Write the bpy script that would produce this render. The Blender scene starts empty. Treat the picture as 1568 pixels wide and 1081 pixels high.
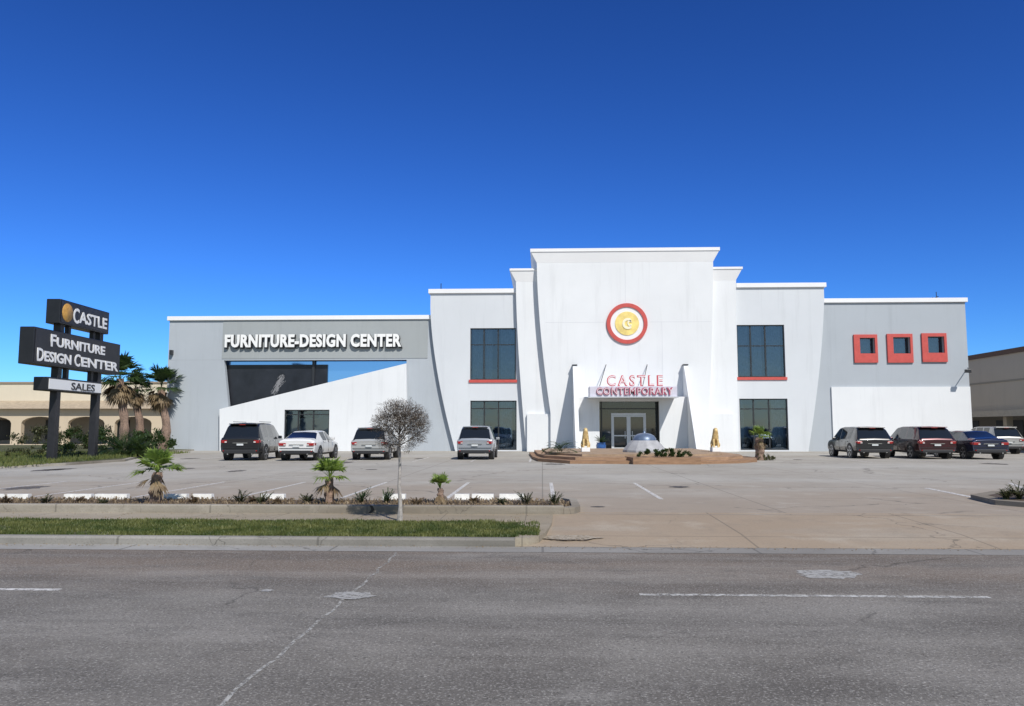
import bpy, bmesh, math, random
from mathutils import Vector, Matrix
from mathutils.geometry import tessellate_polygon
random.seed(7)
sc = bpy.context.scene
sc.view_settings.view_transform='Standard'; sc.view_settings.look='None'; sc.view_settings.exposure=0
col = sc.collection

# ------------------------------------------------------------ site frame
TH = math.radians(2.2); C, S = math.cos(TH), math.sin(TH)
def st(x, y):            # metres right / ahead of the pavement viewpoint -> site XY
    return (x*C - y*S, x*S + y*C)
def _d(v): return 1194.5-.0954*(540-v)
def fx(u, D=55., v=590.):   # elevation-drawing units -> metres along facade at depth D
    a = (u-784)/_d(v); return D*(a*C-S)/(a*S+C)
def fz(v, D=55., u=784.):
    a = (u-784)/_d(v); dep = D/(a*S+C)
    return 1.6 + (114.5+.9954*(540-v))/_d(v)*dep

# ------------------------------------------------------------ materials
def nt(name):
    m = bpy.data.materials.new(name); m.use_nodes=True
    n = m.node_tree; return m, n, n.nodes['Principled BSDF']
def M(name, c, rough=.6, metal=0, var=0., scale=3., bump=0., bscale=40., coat=0, spec=.5, stretch=(1,1,1)):
    m, n, b = nt(name)
    b.inputs['Base Color'].default_value=(*c,1); b.inputs['Roughness'].default_value=rough
    b.inputs['Metallic'].default_value=metal; b.inputs['Coat Weight'].default_value=coat
    b.inputs['Coat Roughness'].default_value=.05
    b.inputs['Specular IOR Level'].default_value=spec
    if var or bump:
        tc=n.nodes.new('ShaderNodeTexCoord'); mp=n.nodes.new('ShaderNodeMapping')
        mp.inputs['Scale'].default_value=stretch
        n.links.new(tc.outputs['Object'],mp.inputs['Vector'])
    if var:
        t=n.nodes.new('ShaderNodeTexNoise'); t.inputs['Scale'].default_value=scale; t.inputs['Detail'].default_value=8
        t.inputs['Roughness'].default_value=.65
        n.links.new(mp.outputs['Vector'],t.inputs['Vector'])
        r=n.nodes.new('ShaderNodeValToRGB')
        r.color_ramp.elements[0].position=.3; r.color_ramp.elements[1].position=.7
        r.color_ramp.elements[0].color=(*[x*(1-var) for x in c],1)
        r.color_ramp.elements[1].color=(*[min(1,x*(1+var)) for x in c],1)
        n.links.new(t.outputs['Fac'],r.inputs['Fac']); n.links.new(r.outputs['Color'],b.inputs['Base Color'])
    if bump:
        t=n.nodes.new('ShaderNodeTexNoise'); t.inputs['Scale'].default_value=bscale; t.inputs['Detail'].default_value=5
        n.links.new(mp.outputs['Vector'],t.inputs['Vector'])
        bp=n.nodes.new('ShaderNodeBump'); bp.inputs['Strength'].default_value=bump; bp.inputs['Distance'].default_value=.02
        n.links.new(t.outputs['Fac'],bp.inputs['Height']); n.links.new(bp.outputs['Normal'],b.inputs['Normal'])
    return m

class G:   # tiny node helper
    def __init__(s,n): s.n=n; 
    def node(s,t,**k):
        x=s.n.nodes.new(t)
        for a,v in k.items(): setattr(x,a,v)
        return x
    def noise(s,vec,scale,detail=6,rough=.6,dist=0):
        t=s.node('ShaderNodeTexNoise'); t.inputs['Scale'].default_value=scale; t.inputs['Detail'].default_value=detail
        t.inputs['Roughness'].default_value=rough; t.inputs['Distortion'].default_value=dist
        s.n.links.new(vec,t.inputs['Vector']); return t.outputs['Fac']
    def ramp(s,f,p0,p1,c0=(0,0,0),c1=(1,1,1)):
        r=s.node('ShaderNodeValToRGB'); e=r.color_ramp.elements
        e[0].position=p0; e[1].position=p1; e[0].color=(*c0,1); e[1].color=(*c1,1)
        s.n.links.new(f,r.inputs['Fac']); return r.outputs['Color']
    def mix(s,f,a,b,mode='MIX'):
        m=s.node('ShaderNodeMix',data_type='RGBA',blend_type=mode)
        for i,v in ((0,f),(6,a),(7,b)):
            if isinstance(v,(int,float)): m.inputs[i].default_value=v
            elif isinstance(v,tuple): m.inputs[i].default_value=(*v,1)
            else: s.n.links.new(v,m.inputs[i])
        return m.outputs[2]
    def math(s,op,a,b=0.):
        m=s.node('ShaderNodeMath',operation=op)
        for i,v in ((0,a),(1,b)):
            if isinstance(v,(int,float)): m.inputs[i].default_value=v
            else: s.n.links.new(v,m.inputs[i])
        return m.outputs[0]
    def mapping(s,vec,scale=(1,1,1),loc=(0,0,0),rot=(0,0,0)):
        m=s.node('ShaderNodeMapping'); m.inputs['Scale'].default_value=scale; m.inputs['Location'].default_value=loc
        m.inputs['Rotation'].default_value=rot
        s.n.links.new(vec,m.inputs['Vector']); return m.outputs['Vector']
    def cracks(s,vec,scale,width):
        nz=s.node('ShaderNodeTexNoise'); nz.inputs['Scale'].default_value=1.5; nz.inputs['Detail'].default_value=6
        s.n.links.new(vec,nz.inputs['Vector'])
        v2=s.node('ShaderNodeVectorMath',operation='MULTIPLY_ADD')
        s.n.links.new(nz.outputs['Color'],v2.inputs[0]); v2.inputs[1].default_value=(1.2,1.2,0); s.n.links.new(vec,v2.inputs[2])
        vo=s.node('ShaderNodeTexVoronoi',feature='DISTANCE_TO_EDGE'); vo.inputs['Scale'].default_value=scale
        s.n.links.new(v2.outputs[0],vo.inputs['Vector'])
        return s.ramp(vo.outputs['Distance'],0,width,(1,1,1),(0,0,0))

def asphalt():
    m,n,b=nt('asphalt'); g=G(n); tc=g.node('ShaderNodeTexCoord').outputs['Object']
    big=g.noise(tc,.45,7,.65); st_=g.noise(g.mapping(tc,(.16,1.0,1)),1.0,7,.65)
    c=g.ramp(big,.36,.66,(.142,.130,.115),(.228,.214,.190))
    sx=g.node('ShaderNodeSeparateXYZ'); n.links.new(tc,sx.inputs[0])
    yy=g.math('ADD',sx.outputs['Y'],g.math('MULTIPLY',st_,2.2))
    rr=g.ramp(g.math('MULTIPLY',yy,.05),.46,.53)
    c=g.mix(g.math('MULTIPLY',rr,.65),c,(.205,.158,.120))
    tracks=g.math('SINE',g.math('MULTIPLY',g.math('ADD',sx.outputs['Y'],g.math('MULTIPLY',big,.5)),3.6))
    c=g.mix(g.math('MULTIPLY',g.math('MAXIMUM',tracks,0.),.38),c,(.098,.091,.083))
    c=g.mix(g.math('MULTIPLY',g.ramp(st_,.46,.64),.60),c,(.285,.268,.240))
    c=g.mix(g.math('MULTIPLY',g.ramp(g.noise(g.mapping(tc,(.5,1.3,1),(9,4,0)),1.3,8,.7),.52,.68),.6),c,(.11,.103,.093))
    c=g.mix(g.math('MULTIPLY',g.ramp(g.noise(g.mapping(tc,(.35,.9,1),(2,8,0)),1.1,9,.75),.56,.68),.55),c,(.33,.315,.285))
    fine=g.noise(tc,48,3,.75); c=g.mix(g.math('MULTIPLY',g.ramp(fine,.53,.68),.75),c,(.47,.45,.41))
    fine2=g.noise(g.mapping(tc,(1,1,1),(5,5,0)),34,4,.8); c=g.mix(g.math('MULTIPLY',g.ramp(fine2,.54,.65),.75),c,(.052,.049,.045))
    peb=g.noise(g.mapping(tc,(1,1,1),(1,9,0)),14,6,.85); c=g.mix(g.math('MULTIPLY',g.ramp(peb,.57,.67),.5),c,(.065,.062,.057))
    ck=g.cracks(tc,.22,.005); msk=g.ramp(g.noise(tc,.3,3),.5,.56)
    c=g.mix(g.math('MULTIPLY',g.math('MULTIPLY',ck,msk),.6),c,(.05,.048,.045))
    n.links.new(c,b.inputs['Base Color']); b.inputs['Roughness'].default_value=.9; b.inputs['Specular IOR Level'].default_value=.12
    bp=g.node('ShaderNodeBump'); bp.inputs['Strength'].default_value=.6; bp.inputs['Distance'].default_value=.015
    n.links.new(fine,bp.inputs['Height']); n.links.new(bp.outputs['Normal'],b.inputs['Normal'])
    return m
def concrete(name, c0, c1, brown, joint=4.6, crack=.2, offs=(0,0,0), bfac=.5, jw=.02, near=None):
    m,n,b=nt(name); g=G(n); tc=g.node('ShaderNodeTexCoord').outputs['Object']
    c=g.ramp(g.noise(tc,.22,7,.62),.35,.65,c0,c1)
    c=g.mix(g.math('MULTIPLY',g.ramp(g.noise(g.mapping(tc,(.07,.2,1),(3.1,1.7,0)),1,6,.6),.42,.60),bfac),c,brown)
    if near:   # soil wash along the planter side of the lot
        sx=g.node('ShaderNodeSeparateXYZ'); n.links.new(tc,sx.inputs[0])
        f=g.math('ADD',g.math('MULTIPLY',sx.outputs['Y'],.03),g.math('MULTIPLY',g.noise(g.mapping(tc,(.12,.4,1)),1,6,.6),.35))
        c=g.mix(g.math('MULTIPLY',g.ramp(f,.72,.95,(1,1,1),(0,0,0)),.55),c,near)
    c=g.mix(g.math('MULTIPLY',g.ramp(g.noise(tc,1.3,6,.72),.52,.75),.4),c,tuple(x*.55 for x in c0))
    c=g.mix(g.math('MULTIPLY',g.ramp(g.noise(g.mapping(tc,(1,1,1),(7,2,0)),.8,7,.7),.55,.72),.35),c,tuple(min(1,x*1.25) for x in c1))
    c=g.mix(g.math('MULTIPLY',g.ramp(g.noise(tc,35,3,.7),.5,.72),.45),c,tuple(x*.55 for x in c0))
    if joint:
        br=g.node('ShaderNodeTexBrick'); br.offset=0; br.inputs['Scale'].default_value=1
        br.inputs['Brick Width'].default_value=joint; br.inputs['Row Height'].default_value=joint
        br.inputs['Mortar Size'].default_value=jw; br.inputs['Mortar Smooth'].default_value=.3
        n.links.new(g.mapping(tc,loc=offs),br.inputs['Vector'])
        c=g.mix(g.math('MULTIPLY',br.outputs['Fac'],.5),c,tuple(x*.35 for x in c0))
    ck=g.cracks(tc,crack,.006); msk=g.ramp(g.noise(tc,.25,3),.45,.55)
    c=g.mix(g.math('MULTIPLY',g.math('MULTIPLY',ck,msk),.75),c,tuple(x*.3 for x in c0))
    n.links.new(c,b.inputs['Base Color']); b.inputs['Roughness'].default_value=.9; b.inputs['Specular IOR Level'].default_value=.12
    bp=g.node('ShaderNodeBump'); bp.inputs['Strength'].default_value=.3; bp.inputs['Distance'].default_value=.01
    n.links.new(g.noise(tc,30,4,.7),bp.inputs['Height']); n.links.new(bp.outputs['Normal'],b.inputs['Normal'])
    return m
def stucco(name,c,streak=.10):
    m,n,b=nt(name); g=G(n); tc=g.node('ShaderNodeTexCoord').outputs['Object']
    k=lambda f: tuple(x*f for x in c)
    q=g.ramp(g.noise(tc,.25,6,.6),.35,.65,k(.96),k(1.02))
    q=g.mix(g.math('MULTIPLY',g.ramp(g.noise(g.mapping(tc,(1.6,1.6,.12)),1.2,7,.7),.53,.8),streak*4),q,k(.70))
    n.links.new(q,b.inputs['Base Color']); b.inputs['Roughness'].default_value=.85; b.inputs['Specular IOR Level'].default_value=.2
    bp=g.node('ShaderNodeBump'); bp.inputs['Strength'].default_value=.25; bp.inputs['Distance'].default_value=.01
    n.links.new(g.noise(tc,25,5,.7),bp.inputs['Height']); n.links.new(bp.outputs['Normal'],b.inputs['Normal'])
    return m
def glassmat(name='window_glass', tint=(.60,.70,.78)):
    m,n,b=nt(name); n.nodes.remove(b); g=G(n)
    tr=g.node('ShaderNodeBsdfTransparent'); tr.inputs[0].default_value=(*tint,1)
    gl=g.node('ShaderNodeBsdfGlossy'); gl.inputs['Roughness'].default_value=.03; gl.inputs['Color'].default_value=(.62,.80,1,1)
    fr=g.node('ShaderNodeFresnel'); fr.inputs[0].default_value=2.4
    tc=g.node('ShaderNodeTexCoord').outputs['Object']
    bp=g.node('ShaderNodeBump'); bp.inputs['Strength'].default_value=.12; bp.inputs['Distance'].default_value=.05
    n.links.new(g.noise(tc,.8,2),bp.inputs['Height']); n.links.new(bp.outputs['Normal'],gl.inputs['Normal'])
    mx=g.node('ShaderNodeMixShader'); n.links.new(fr.outputs[0],mx.inputs[0]); n.links.new(tr.outputs[0],mx.inputs[1]); n.links.new(gl.outputs[0],mx.inputs[2])
    n.links.new(mx.outputs[0],n.nodes['Material Output'].inputs[0]); return m
def leafmat(name,c0,c1,scale=3.):
    m,n,b=nt(name); g=G(n); tc=g.node('ShaderNodeTexCoord').outputs['Object']
    n.links.new(g.ramp(g.noise(tc,scale,4,.7),.38,.62,c0,c1),b.inputs['Base Color'])
    b.inputs['Roughness'].default_value=.55
    tl=g.node('ShaderNodeBsdfTranslucent'); tl.inputs[0].default_value=(*[min(1,x*1.6) for x in c1],1)
    mx=g.node('ShaderNodeMixShader'); mx.inputs[0].default_value=.3
    n.links.new(b.outputs[0],mx.inputs[1]); n.links.new(tl.outputs[0],mx.inputs[2]); n.links.new(mx.outputs[0],n.nodes['Material Output'].inputs[0])
    return m

white=stucco('white_stucco',(.76,.775,.785)); white2=stucco('pale_stucco',(.65,.675,.70))
grey=stucco('grey_stucco',(.43,.465,.50)); grey2=stucco('taupe_grey_stucco',(.36,.385,.39)); trim=stucco('cornice_white',(.84,.84,.84),.03)
beige=stucco('beige_stucco',(.60,.50,.37)); beige2=stucco('tan_stucco',(.36,.32,.27))
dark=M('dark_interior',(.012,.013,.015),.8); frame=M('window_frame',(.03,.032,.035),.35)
red=M('red_paint',(.55,.085,.07),.5,var=.12); black=M('black_paint',(.012,.012,.014),.35,var=.2)
glass=glassmat(); curtain=M('curtain',(.42,.50,.56),.8,var=.25,scale=6)
furn=M('furniture_shapes',(.25,.22,.2),.8,var=.5,scale=1.5)
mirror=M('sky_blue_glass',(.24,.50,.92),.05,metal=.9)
signwhite=M('sign_white',(.86,.86,.84),.5); signface=M('sign_black',(.018,.018,.022),.4,var=.3,scale=2)
conc=concrete('lot_concrete',(.355,.335,.295),(.45,.43,.385),(.34,.295,.235),4.6,.16,near=(.31,.235,.165),bfac=.35)
apronm=concrete('apron_concrete',(.35,.315,.26),(.43,.395,.33),(.34,.25,.165),3.4,.3,(.3,1.2,0),.7)
sidem=concrete('sidewalk_concrete',(.33,.295,.235),(.43,.385,.31),(.26,.21,.14),1.5,.5,(.3,.1,0),.6,.012)
kerbm=concrete('kerb_concrete',(.32,.295,.25),(.44,.41,.35),(.16,.13,.095),3.,.6,(.3,1.,0),.7)
skerb=concrete('street_kerb',(.21,.20,.18),(.31,.295,.27),(.12,.11,.09),3.,.6,(.3,1.,0),.7)
gutterm=concrete('gutter_concrete',(.27,.26,.24),(.37,.36,.335),(.19,.175,.155),3.,.4)
asph=asphalt()
soil=M('soil',(.10,.072,.05),.95,var=.5,scale=4,bump=1,bscale=30)
grassg=M('lawn_base',(.075,.08,.03),.95,var=.5,scale=2,bump=1)
fargr=M('far_ground',(.22,.21,.16),.95,var=.3,scale=.05)
def linem(name='road_paint',c=(.66,.64,.60),p0=.48,p1=.62):
    m,n,b=nt(name); g=G(n); tc=g.node('ShaderNodeTexCoord').outputs['Object']
    b.inputs['Base Color'].default_value=(*c,1); b.inputs['Roughness'].default_value=.7
    tr=g.node('ShaderNodeBsdfTransparent'); mx=g.node('ShaderNodeMixShader')
    n.links.new(g.ramp(g.noise(tc,14,7,.8),p0,p1),mx.inputs[0]); n.links.new(b.outputs[0],mx.inputs[1]); n.links.new(tr.outputs[0],mx.inputs[2])
    n.links.new(mx.outputs[0],n.nodes['Material Output'].inputs[0]); return m
paint=linem(); paint_w=linem('worn_road_paint',(.55,.54,.50),.42,.60); jointm=linem('joint_filler',(.43,.42,.38),.44,.56)
paint2=M('stop_white',(.76,.75,.71),.7,var=.2,scale=5)

# ------------------------------------------------------------ geometry helpers
def empty(name,loc=(0,0,0),rot=0):
    e=bpy.data.objects.new(name,None); e.location=loc; e.rotation_euler[2]=rot; col.objects.link(e); return e
def obj(name,vs,fs,mat,parent=None,smooth=False,mats=None,mi=None):
    me=bpy.data.meshes.new(name); me.from_pydata([tuple(v) for v in vs],[],fs); me.validate()
    for m in (mats or [mat]): me.materials.append(m)
    if mi:
        for p,i in zip(me.polygons,mi): p.material_index=i
    if smooth:
        for p in me.polygons: p.use_smooth=True
    o=bpy.data.objects.new(name,me); col.objects.link(o)
    if parent: o.parent=parent
    return o
def box(name,x0,x1,y0,y1,z0,z1,mat,parent=None,bev=0,rot=None,loc=None):
    vs=[(x,y,z) for z in (z0,z1) for y in (y0,y1) for x in (x0,x1)]
    fs=[(0,2,3,1),(4,5,7,6),(0,1,5,4),(2,6,7,3),(0,4,6,2),(1,3,7,5)]
    o=obj(name,vs,fs,mat,parent)
    if bev:
        b=o.modifiers.new('b','BEVEL'); b.width=bev; b.segments=2
    if loc: o.location=loc
    if rot: o.rotation_euler=rot
    return o
def prism(name,poly,y0,y1,mat,parent=None,holes=(),axis='Y'):
    """extruded outline; poly in (x,z) for axis Y, (y,z) for axis X, (x,y) for axis Z"""
    loops=[list(poly)]+[list(h) for h in holes]
    def P(p,t): return (p[0],t,p[1]) if axis=='Y' else ((t,p[0],p[1]) if axis=='X' else (p[0],p[1],t))
    flat=[p for l in loops for p in l]; n=len(flat)
    tri=tessellate_polygon([[Vector((p[0],p[1],0)) for p in l] for l in loops])
    vs=[P(p,y0) for p in flat]+[P(p,y1) for p in flat]
    fs=[tuple(t) for t in tri]+[tuple(i+n for i in reversed(t)) for t in tri]
    k=0
    for l in loops:
        m=len(l)
        for i in range(m):
            a,b=k+i,k+(i+1)%m; fs.append((a,b,b+n,a+n))
        k+=m
    o=obj(name,vs,fs,mat,parent)
    bm=bmesh.new(); bm.from_mesh(o.data); bmesh.ops.recalc_face_normals(bm,faces=bm.faces); bm.to_mesh(o.data); bm.free()
    return o
def sheet(name,pts,z,mat,parent=None):
    zs=z if isinstance(z,(list,tuple)) else [z]*len(pts)
    return obj(name,[(p[0],p[1],q) for p,q in zip(pts,zs)],[tuple(range(len(pts)))],mat,parent)
def rect(x0,x1,z0,z1): return [(x0,z0),(x1,z0),(x1,z1),(x0,z1)]
def cyl(name,x,y,z0,z1,r,mat,parent=None,r2=None,n=16):
    r2=r if r2 is None else r2; vs=[];fs=[]
    for i in range(n):
        a=2*math.pi*i/n; vs.append((x+r*math.cos(a),y+r*math.sin(a),z0))
    for i in range(n):
        a=2*math.pi*i/n; vs.append((x+r2*math.cos(a),y+r2*math.sin(a),z1))
    fs=[(i,(i+1)%n,n+(i+1)%n,n+i) for i in range(n)]+[tuple(range(n))[::-1],tuple(range(n,2*n))]
    return obj(name,vs,fs,mat,parent)
def tube(name,p,q,r,mat,parent=None,r2=None,n=7):
    p=Vector(p);q=Vector(q);d=q-p;L=d.length
    o=cyl(name,0,0,0,L,r,mat,parent,r2,n); o.rotation_mode='QUATERNION'
    o.rotation_quaternion=d.to_track_quat('Z','Y'); o.location=p; return o
def lathe(name,prof,mat,parent=None,n=28,loc=(0,0,0),smooth=True):
    vs=[];fs=[]
    for r,z in prof:
        for i in range(n):
            a=2*math.pi*i/n; vs.append((r*math.cos(a),r*math.sin(a),z))
    for j in range(len(prof)-1):
        for i in range(n): fs.append((j*n+i,j*n+(i+1)%n,(j+1)*n+(i+1)%n,(j+1)*n+i))
    o=obj(name,vs,fs,mat,parent,smooth); o.location=loc; return o
def text(name,body,x,y,z,h,width,mat,parent,ext=.06,off=.02,rot=(math.pi/2,0,0),space=1.0):
    cu=bpy.data.curves.new(name,'FONT'); cu.body=body; cu.size=h/.72; cu.extrude=ext; cu.offset=off; cu.resolution_u=3
    cu.space_character=space
    cu.materials.append(mat)
    o=bpy.data.objects.new(name,cu); col.objects.link(o); o.parent=parent
    o.rotation_euler=rot; o.location=(x,y,z); bpy.context.view_layer.update()
    w=max(v[0] for v in o.bound_box)-min(v[0] for v in o.bound_box)
    if width: o.scale[0]=width/w
    return o

# ------------------------------------------------------------ ground, road, pavements
sheet('ground',[(-1500,-1500),(1500,-1500),(1500,1500),(-1500,1500)],-.15,fargr)
sheet('road',[(-700,-16),(700,-16),(700,11.25),(-700,11.25)],-.12,asph)
sheet('gutter',[(-700,11.1),(700,11.1),(700,11.61),(-700,11.61)],-.116,gutterm)
mk=empty('lane_marking')
for i,(a,b) in enumerate(((-17.,-13.),(-8.8,-5.15),(1.0,4.55),(10.6,14.2))):
    sheet(f'dash_{i}',[(a,8.32),(b,8.32),(b,8.42),(a,8.42)],-.1158,paint_w if i==2 else paint,mk)
ys=[i*.25 for i in range(-12,45)]; L_=[-2.0+random.uniform(-.03,.03) for _ in ys]; n_=len(ys)
obj('road_joint',[(x-.016,y,-.1155) for x,y in zip(L_,ys)]+[(x+.016,y,-.1155) for x,y in zip(L_,ys)],
    [(i,i+n_,i+n_+1,i+1) for i in range(n_-1)],jointm)
def blob(name,cx,cy,rx,ry,z,mat):
    pts=[]
    for i in range(26):
        a=i/26*2*math.pi; r=1+random.uniform(-.22,.22); pts.append((cx+rx*r*math.cos(a),cy+ry*r*math.sin(a)))
    return sheet(name,pts,z,mat)
patchm=linem('patch_concrete',(.38,.37,.34),.48,.66)
blob('road_patch',*st(3.75,9.45),.36,.28,-.1155,patchm); blob('road_patch',*st(-1.65,8.25),.24,.18,-.1125,patchm); blob('road_patch',*st(-2.6,8.5),.07,.07,-.1125,patchm)
XE=.3
sheet('parking_lot',[(-90,14.9),(90,14.9),(90,140),(-90,140)],0,conc)
obj('driveway_apron',[(XE-.75,11.6,-.114),(12.2,11.6,-.114),(XE-.4,12.6,-.05),(11,12.6,-.05),(XE-.4,15.2,.004),(10.6,15.2,.004)],
    [(0,1,3,2),(2,3,5,4)],apronm)
def kerbside(tag,x0,x1):
    prism('kerb'+tag,[(11.6,-.13),(11.75,-.13),(11.75,0),(11.63,0),(11.6,-.03)],x0,x1,skerb,axis='X')
    box('grass_verge'+tag,x0,x1,11.75,13.7,-.14,-.012,grassg)
    box('sidewalk'+tag,x0,x1,13.7,14.85,-.14,.0,sidem)
kerbside('',-80,XE-.7); kerbside('.001',12.2,90)
prism('kerb_return',[(XE-.7,11.6),(XE-.5,11.66),(XE-.36,11.85),(XE-.25,12.3),(XE-.15,13.4),(XE-.1,14.85),(XE-.7,14.85)],-.14,.006,sidem,axis='Z')
# planter bed
pl=empty('planter_bed')
box('front_kerb',-80,XE+.1,14.85,15.03,-.14,.15,kerbm,pl,.02)
prism('end_kerb',[(XE+.1,14.85),(XE+.3,14.95),(XE+.42,15.2),(XE+.42,16.7),(XE+.3,17.0),(XE+.1,17.1),(XE+.1,16.95),(XE+.26,16.6),(XE+.26,15.3),(XE+.1,15.03)],-.1,.12,kerbm,pl,axis='Z')
box('back_kerb',-80,XE+.1,16.95,17.1,-.1,.065,kerbm,pl,.02)
box('soil',-80,XE+.27,15.03,16.95,-.1,.06,soil,pl)
prism('gap',[(-3.3,-.02),(-3.24,-.02),(-3.16,.07),(-3.2,.153),(-3.25,.153),(-3.22,.07)],14.84,15.04,black,pl)
ip=[st(10.1,16.6),st(10.5,15.9),st(11.6,15.6),st(20,15.6),st(20,19),st(11.5,19),st(10.4,18)]
prism('kerb_island',ip,-.1,.10,kerbm,axis='Z')
sheet('island_soil',[((p[0]-14)*.93+14,(p[1]-17.4)*.85+17.4) for p in ip],.104,soil)
for i,(a,b) in enumerate(((-40,50),(103,145),(150,200),(255,290),(297,328),(403,438),(588,622),(697,719),(723,756),(765,802),(-200,-120),(-110,-50))):
    xa,xb=(a-784)*17.35/1211,(b-784)*17.35/1211; pa=st(xa,17.35)
    o=prism('wheel_stop' if i==0 else f'wheel_stop.{i:03d}',[(-.09,0),(.09,0),(.06,.165),(-.06,.165)],0,xb-xa,paint2,axis='X'); o.location=(pa[0],pa[1],.002)
    o.rotation_euler[2]=random.uniform(-.015,.015)
sl=empty('parking_lines')
for i in range(-11,2):
    x=.25+2.43*i; w=.05
    sheet('stall_line',[(x-w,18.0),(x+w,18.0),(x+w,23.3),(x-w,23.3)],.0045,paint,sl)
for x in (-26,-23,-20.3,-17.5,-14.8,-11.9,-9.,-6.2,-3.4,-.6,15.4,18.2,21.,23.8,26.6,29.4,32.2):
    sheet('stall_line',[(x-.05,37.5),(x+.05,37.5),(x+.05,43),(x-.05,43)],.0045,paint,sl)
sheet('stall_line',[st(11.0,21.2),st(11.15,21.2),st(10.7,18.),st(10.55,18.)],.0045,paint,sl)
for a in (12.5,15.2,18):
    sheet('stall_line',[st(a+2,23.2),st(a+2.12,23.2),st(a+.12,18.8),st(a,18.8)],.0045,paint,sl)
oil=linem('oil_stain',(.13,.115,.10),.45,.62)
for _ in range(30):
    x=-26+random.randrange(0,24)*2.43+random.uniform(-.3,.3); blob('oil_stain',x,random.choice((21,36,41,30))+random.uniform(-1,1),random.uniform(.2,.5),random.uniform(.3,1.1),.0035,oil)
iron=M('cover_and_crack',(.05,.047,.043),.7,var=.3)
blob('drain_cover',*st(4.55,21.6),.26,.28,.0062,iron); blob('crack_spot',*st(1.75,16.2),.14,.09,.0062,iron)  # second blob is a dark crack spot, coloured like the cover
blob('sand_wash',*st(.9,12.2),.45,.25,-.06,linem('sand_wash',(.40,.34,.25),.5,.62))
lw=[st(-60,28),st(-21.5,30),st(-19.2,34),st(-18.6,38),st(-21.5,47),st(-22.5,53),st(-22.8,70),st(-60,70)]
prism('lawn_kerb',lw,-.1,.10,kerbm,axis='Z')
sheet('lawn',[((p[0]+40)*.988-40,(p[1]-45)*.985+45) for p in lw],.106,grassg)

gm=leafmat('grass_blade',(.06,.09,.016),(.18,.19,.055),1.5)
def grass(name,regions,h=.06,w=.011):
    vs=[];fs=[]
    for (x0,x1,y0,y1,z,n) in regions:
        for _ in range(n):
            x=random.uniform(x0,x1); y=random.uniform(y0,y1)
            q=math.sin(x*1.3+2*math.sin(y*2))+math.sin(x*.37+y)+.6*math.sin(x*4.1+y*3)
            if q>1.15 and random.random()<.8: continue
            hh=h*random.uniform(.35,1.3)*(.75+.2*math.sin(x*2.2)*math.cos(y*3)); a=random.uniform(0,6.28); dx,dy=w*math.cos(a),w*math.sin(a)
            k=len(vs); lx,ly=random.uniform(-.5,.5)*hh,random.uniform(-.5,.5)*hh
            vs+= [(x-dx,y-dy,z),(x+dx,y+dy,z),(x+lx,y+ly,z+hh)]; fs.append((k,k+1,k+2))
    return obj(name,vs,fs,gm)
grass('grass',[(-11,XE-.65,11.74,13.72,-.012,62000),(XE-.7,XE-.35,11.9,13.5,.004,1500),(12.2,16,11.76,13.6,-.012,6000)])
def inlawn():
    vs=[];fs=[]
    for _ in range(16000):
        x,y=st(random.uniform(-34,-19.5),random.uniform(30.5,48))
        hh=random.uniform(.06,.22); a=random.uniform(0,6.28); w=.035; k=len(vs)
        vs+=[(x-w*math.cos(a),y-w*math.sin(a),.1),(x+w*math.cos(a),y+w*math.sin(a),.1),(x+random.uniform(-.08,.08),y,.1+hh)]; fs.append((k,k+1,k+2))
    obj('lawn_grass',vs,fs,gm)
inlawn()

# ------------------------------------------------------------ main building
B=empty('furniture_showroom')
def window(tag,x0,x1,z0,z1,Y,cols=(.33,.66),trans=(.78,),cur=((0,.2),(.3,.52),(.75,1)),fr=.07,sill=False):
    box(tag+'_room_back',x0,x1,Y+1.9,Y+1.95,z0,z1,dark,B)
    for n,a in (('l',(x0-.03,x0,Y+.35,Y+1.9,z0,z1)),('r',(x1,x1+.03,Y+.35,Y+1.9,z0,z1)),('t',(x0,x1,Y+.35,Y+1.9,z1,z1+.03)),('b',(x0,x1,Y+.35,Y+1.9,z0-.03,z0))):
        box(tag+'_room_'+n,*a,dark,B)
    for n,a in (('l',(x0,x0+fr,z0,z1)),('r',(x1-fr,x1,z0,z1)),('t',(x0+fr,x1-fr,z1-fr,z1)),('b',(x0+fr,x1-fr,z0,z0+fr))):
        box(tag+'_frame_'+n,a[0],a[1],Y+.12,Y+.22,a[2],a[3],frame,B)
    for i,c in enumerate(cols):
        x=x0+(x1-x0)*c; box(f'{tag}_mullion_{i}',x-.045,x+.045,Y+.13,Y+.21,z0+fr,z1-fr,frame,B)
    for i,c in enumerate(trans):
        z=z0+(z1-z0)*c; box(f'{tag}_transom_{i}',x0+fr,x1-fr,Y+.135,Y+.205,z-.035,z+.035,frame,B)
    obj(tag+'_glass',[(x0,Y+.17,z0),(x1,Y+.17,z0),(x1,Y+.17,z1),(x0,Y+.17,z1)],[(0,1,2,3)],glass,B)
    for i,(a,b) in enumerate(cur):
        xa,xb=x0+(x1-x0)*a,x0+(x1-x0)*b; n=int((xb-xa)/.07)+2; vs=[];fs=[]
        for j in range(n):
            x=xa+(xb-xa)*j/(n-1); y=Y+.5+(.05 if j%2 else 0); vs+=[(x,y,z0),(x,y,z1)]
        fs=[(2*j,2*j+2,2*j+3,2*j+1) for j in range(n-1)]
        obj(f'{tag}_curtain_{i}',vs,fs,curtain,B)
    for i in range(3):
        xx=random.uniform(x0+.2,x1-.8); box(f'{tag}_display_{i}',xx,xx+random.uniform(.3,.8),Y+.9,Y+1.3,z0,z0+random.uniform(.4,1.1),furn,B,.05)
    if sill: box(tag+'_sill',x0-.08,x1+.08,Y-.08,Y+.12,z0-.2,z0-.003,red,B)
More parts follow.
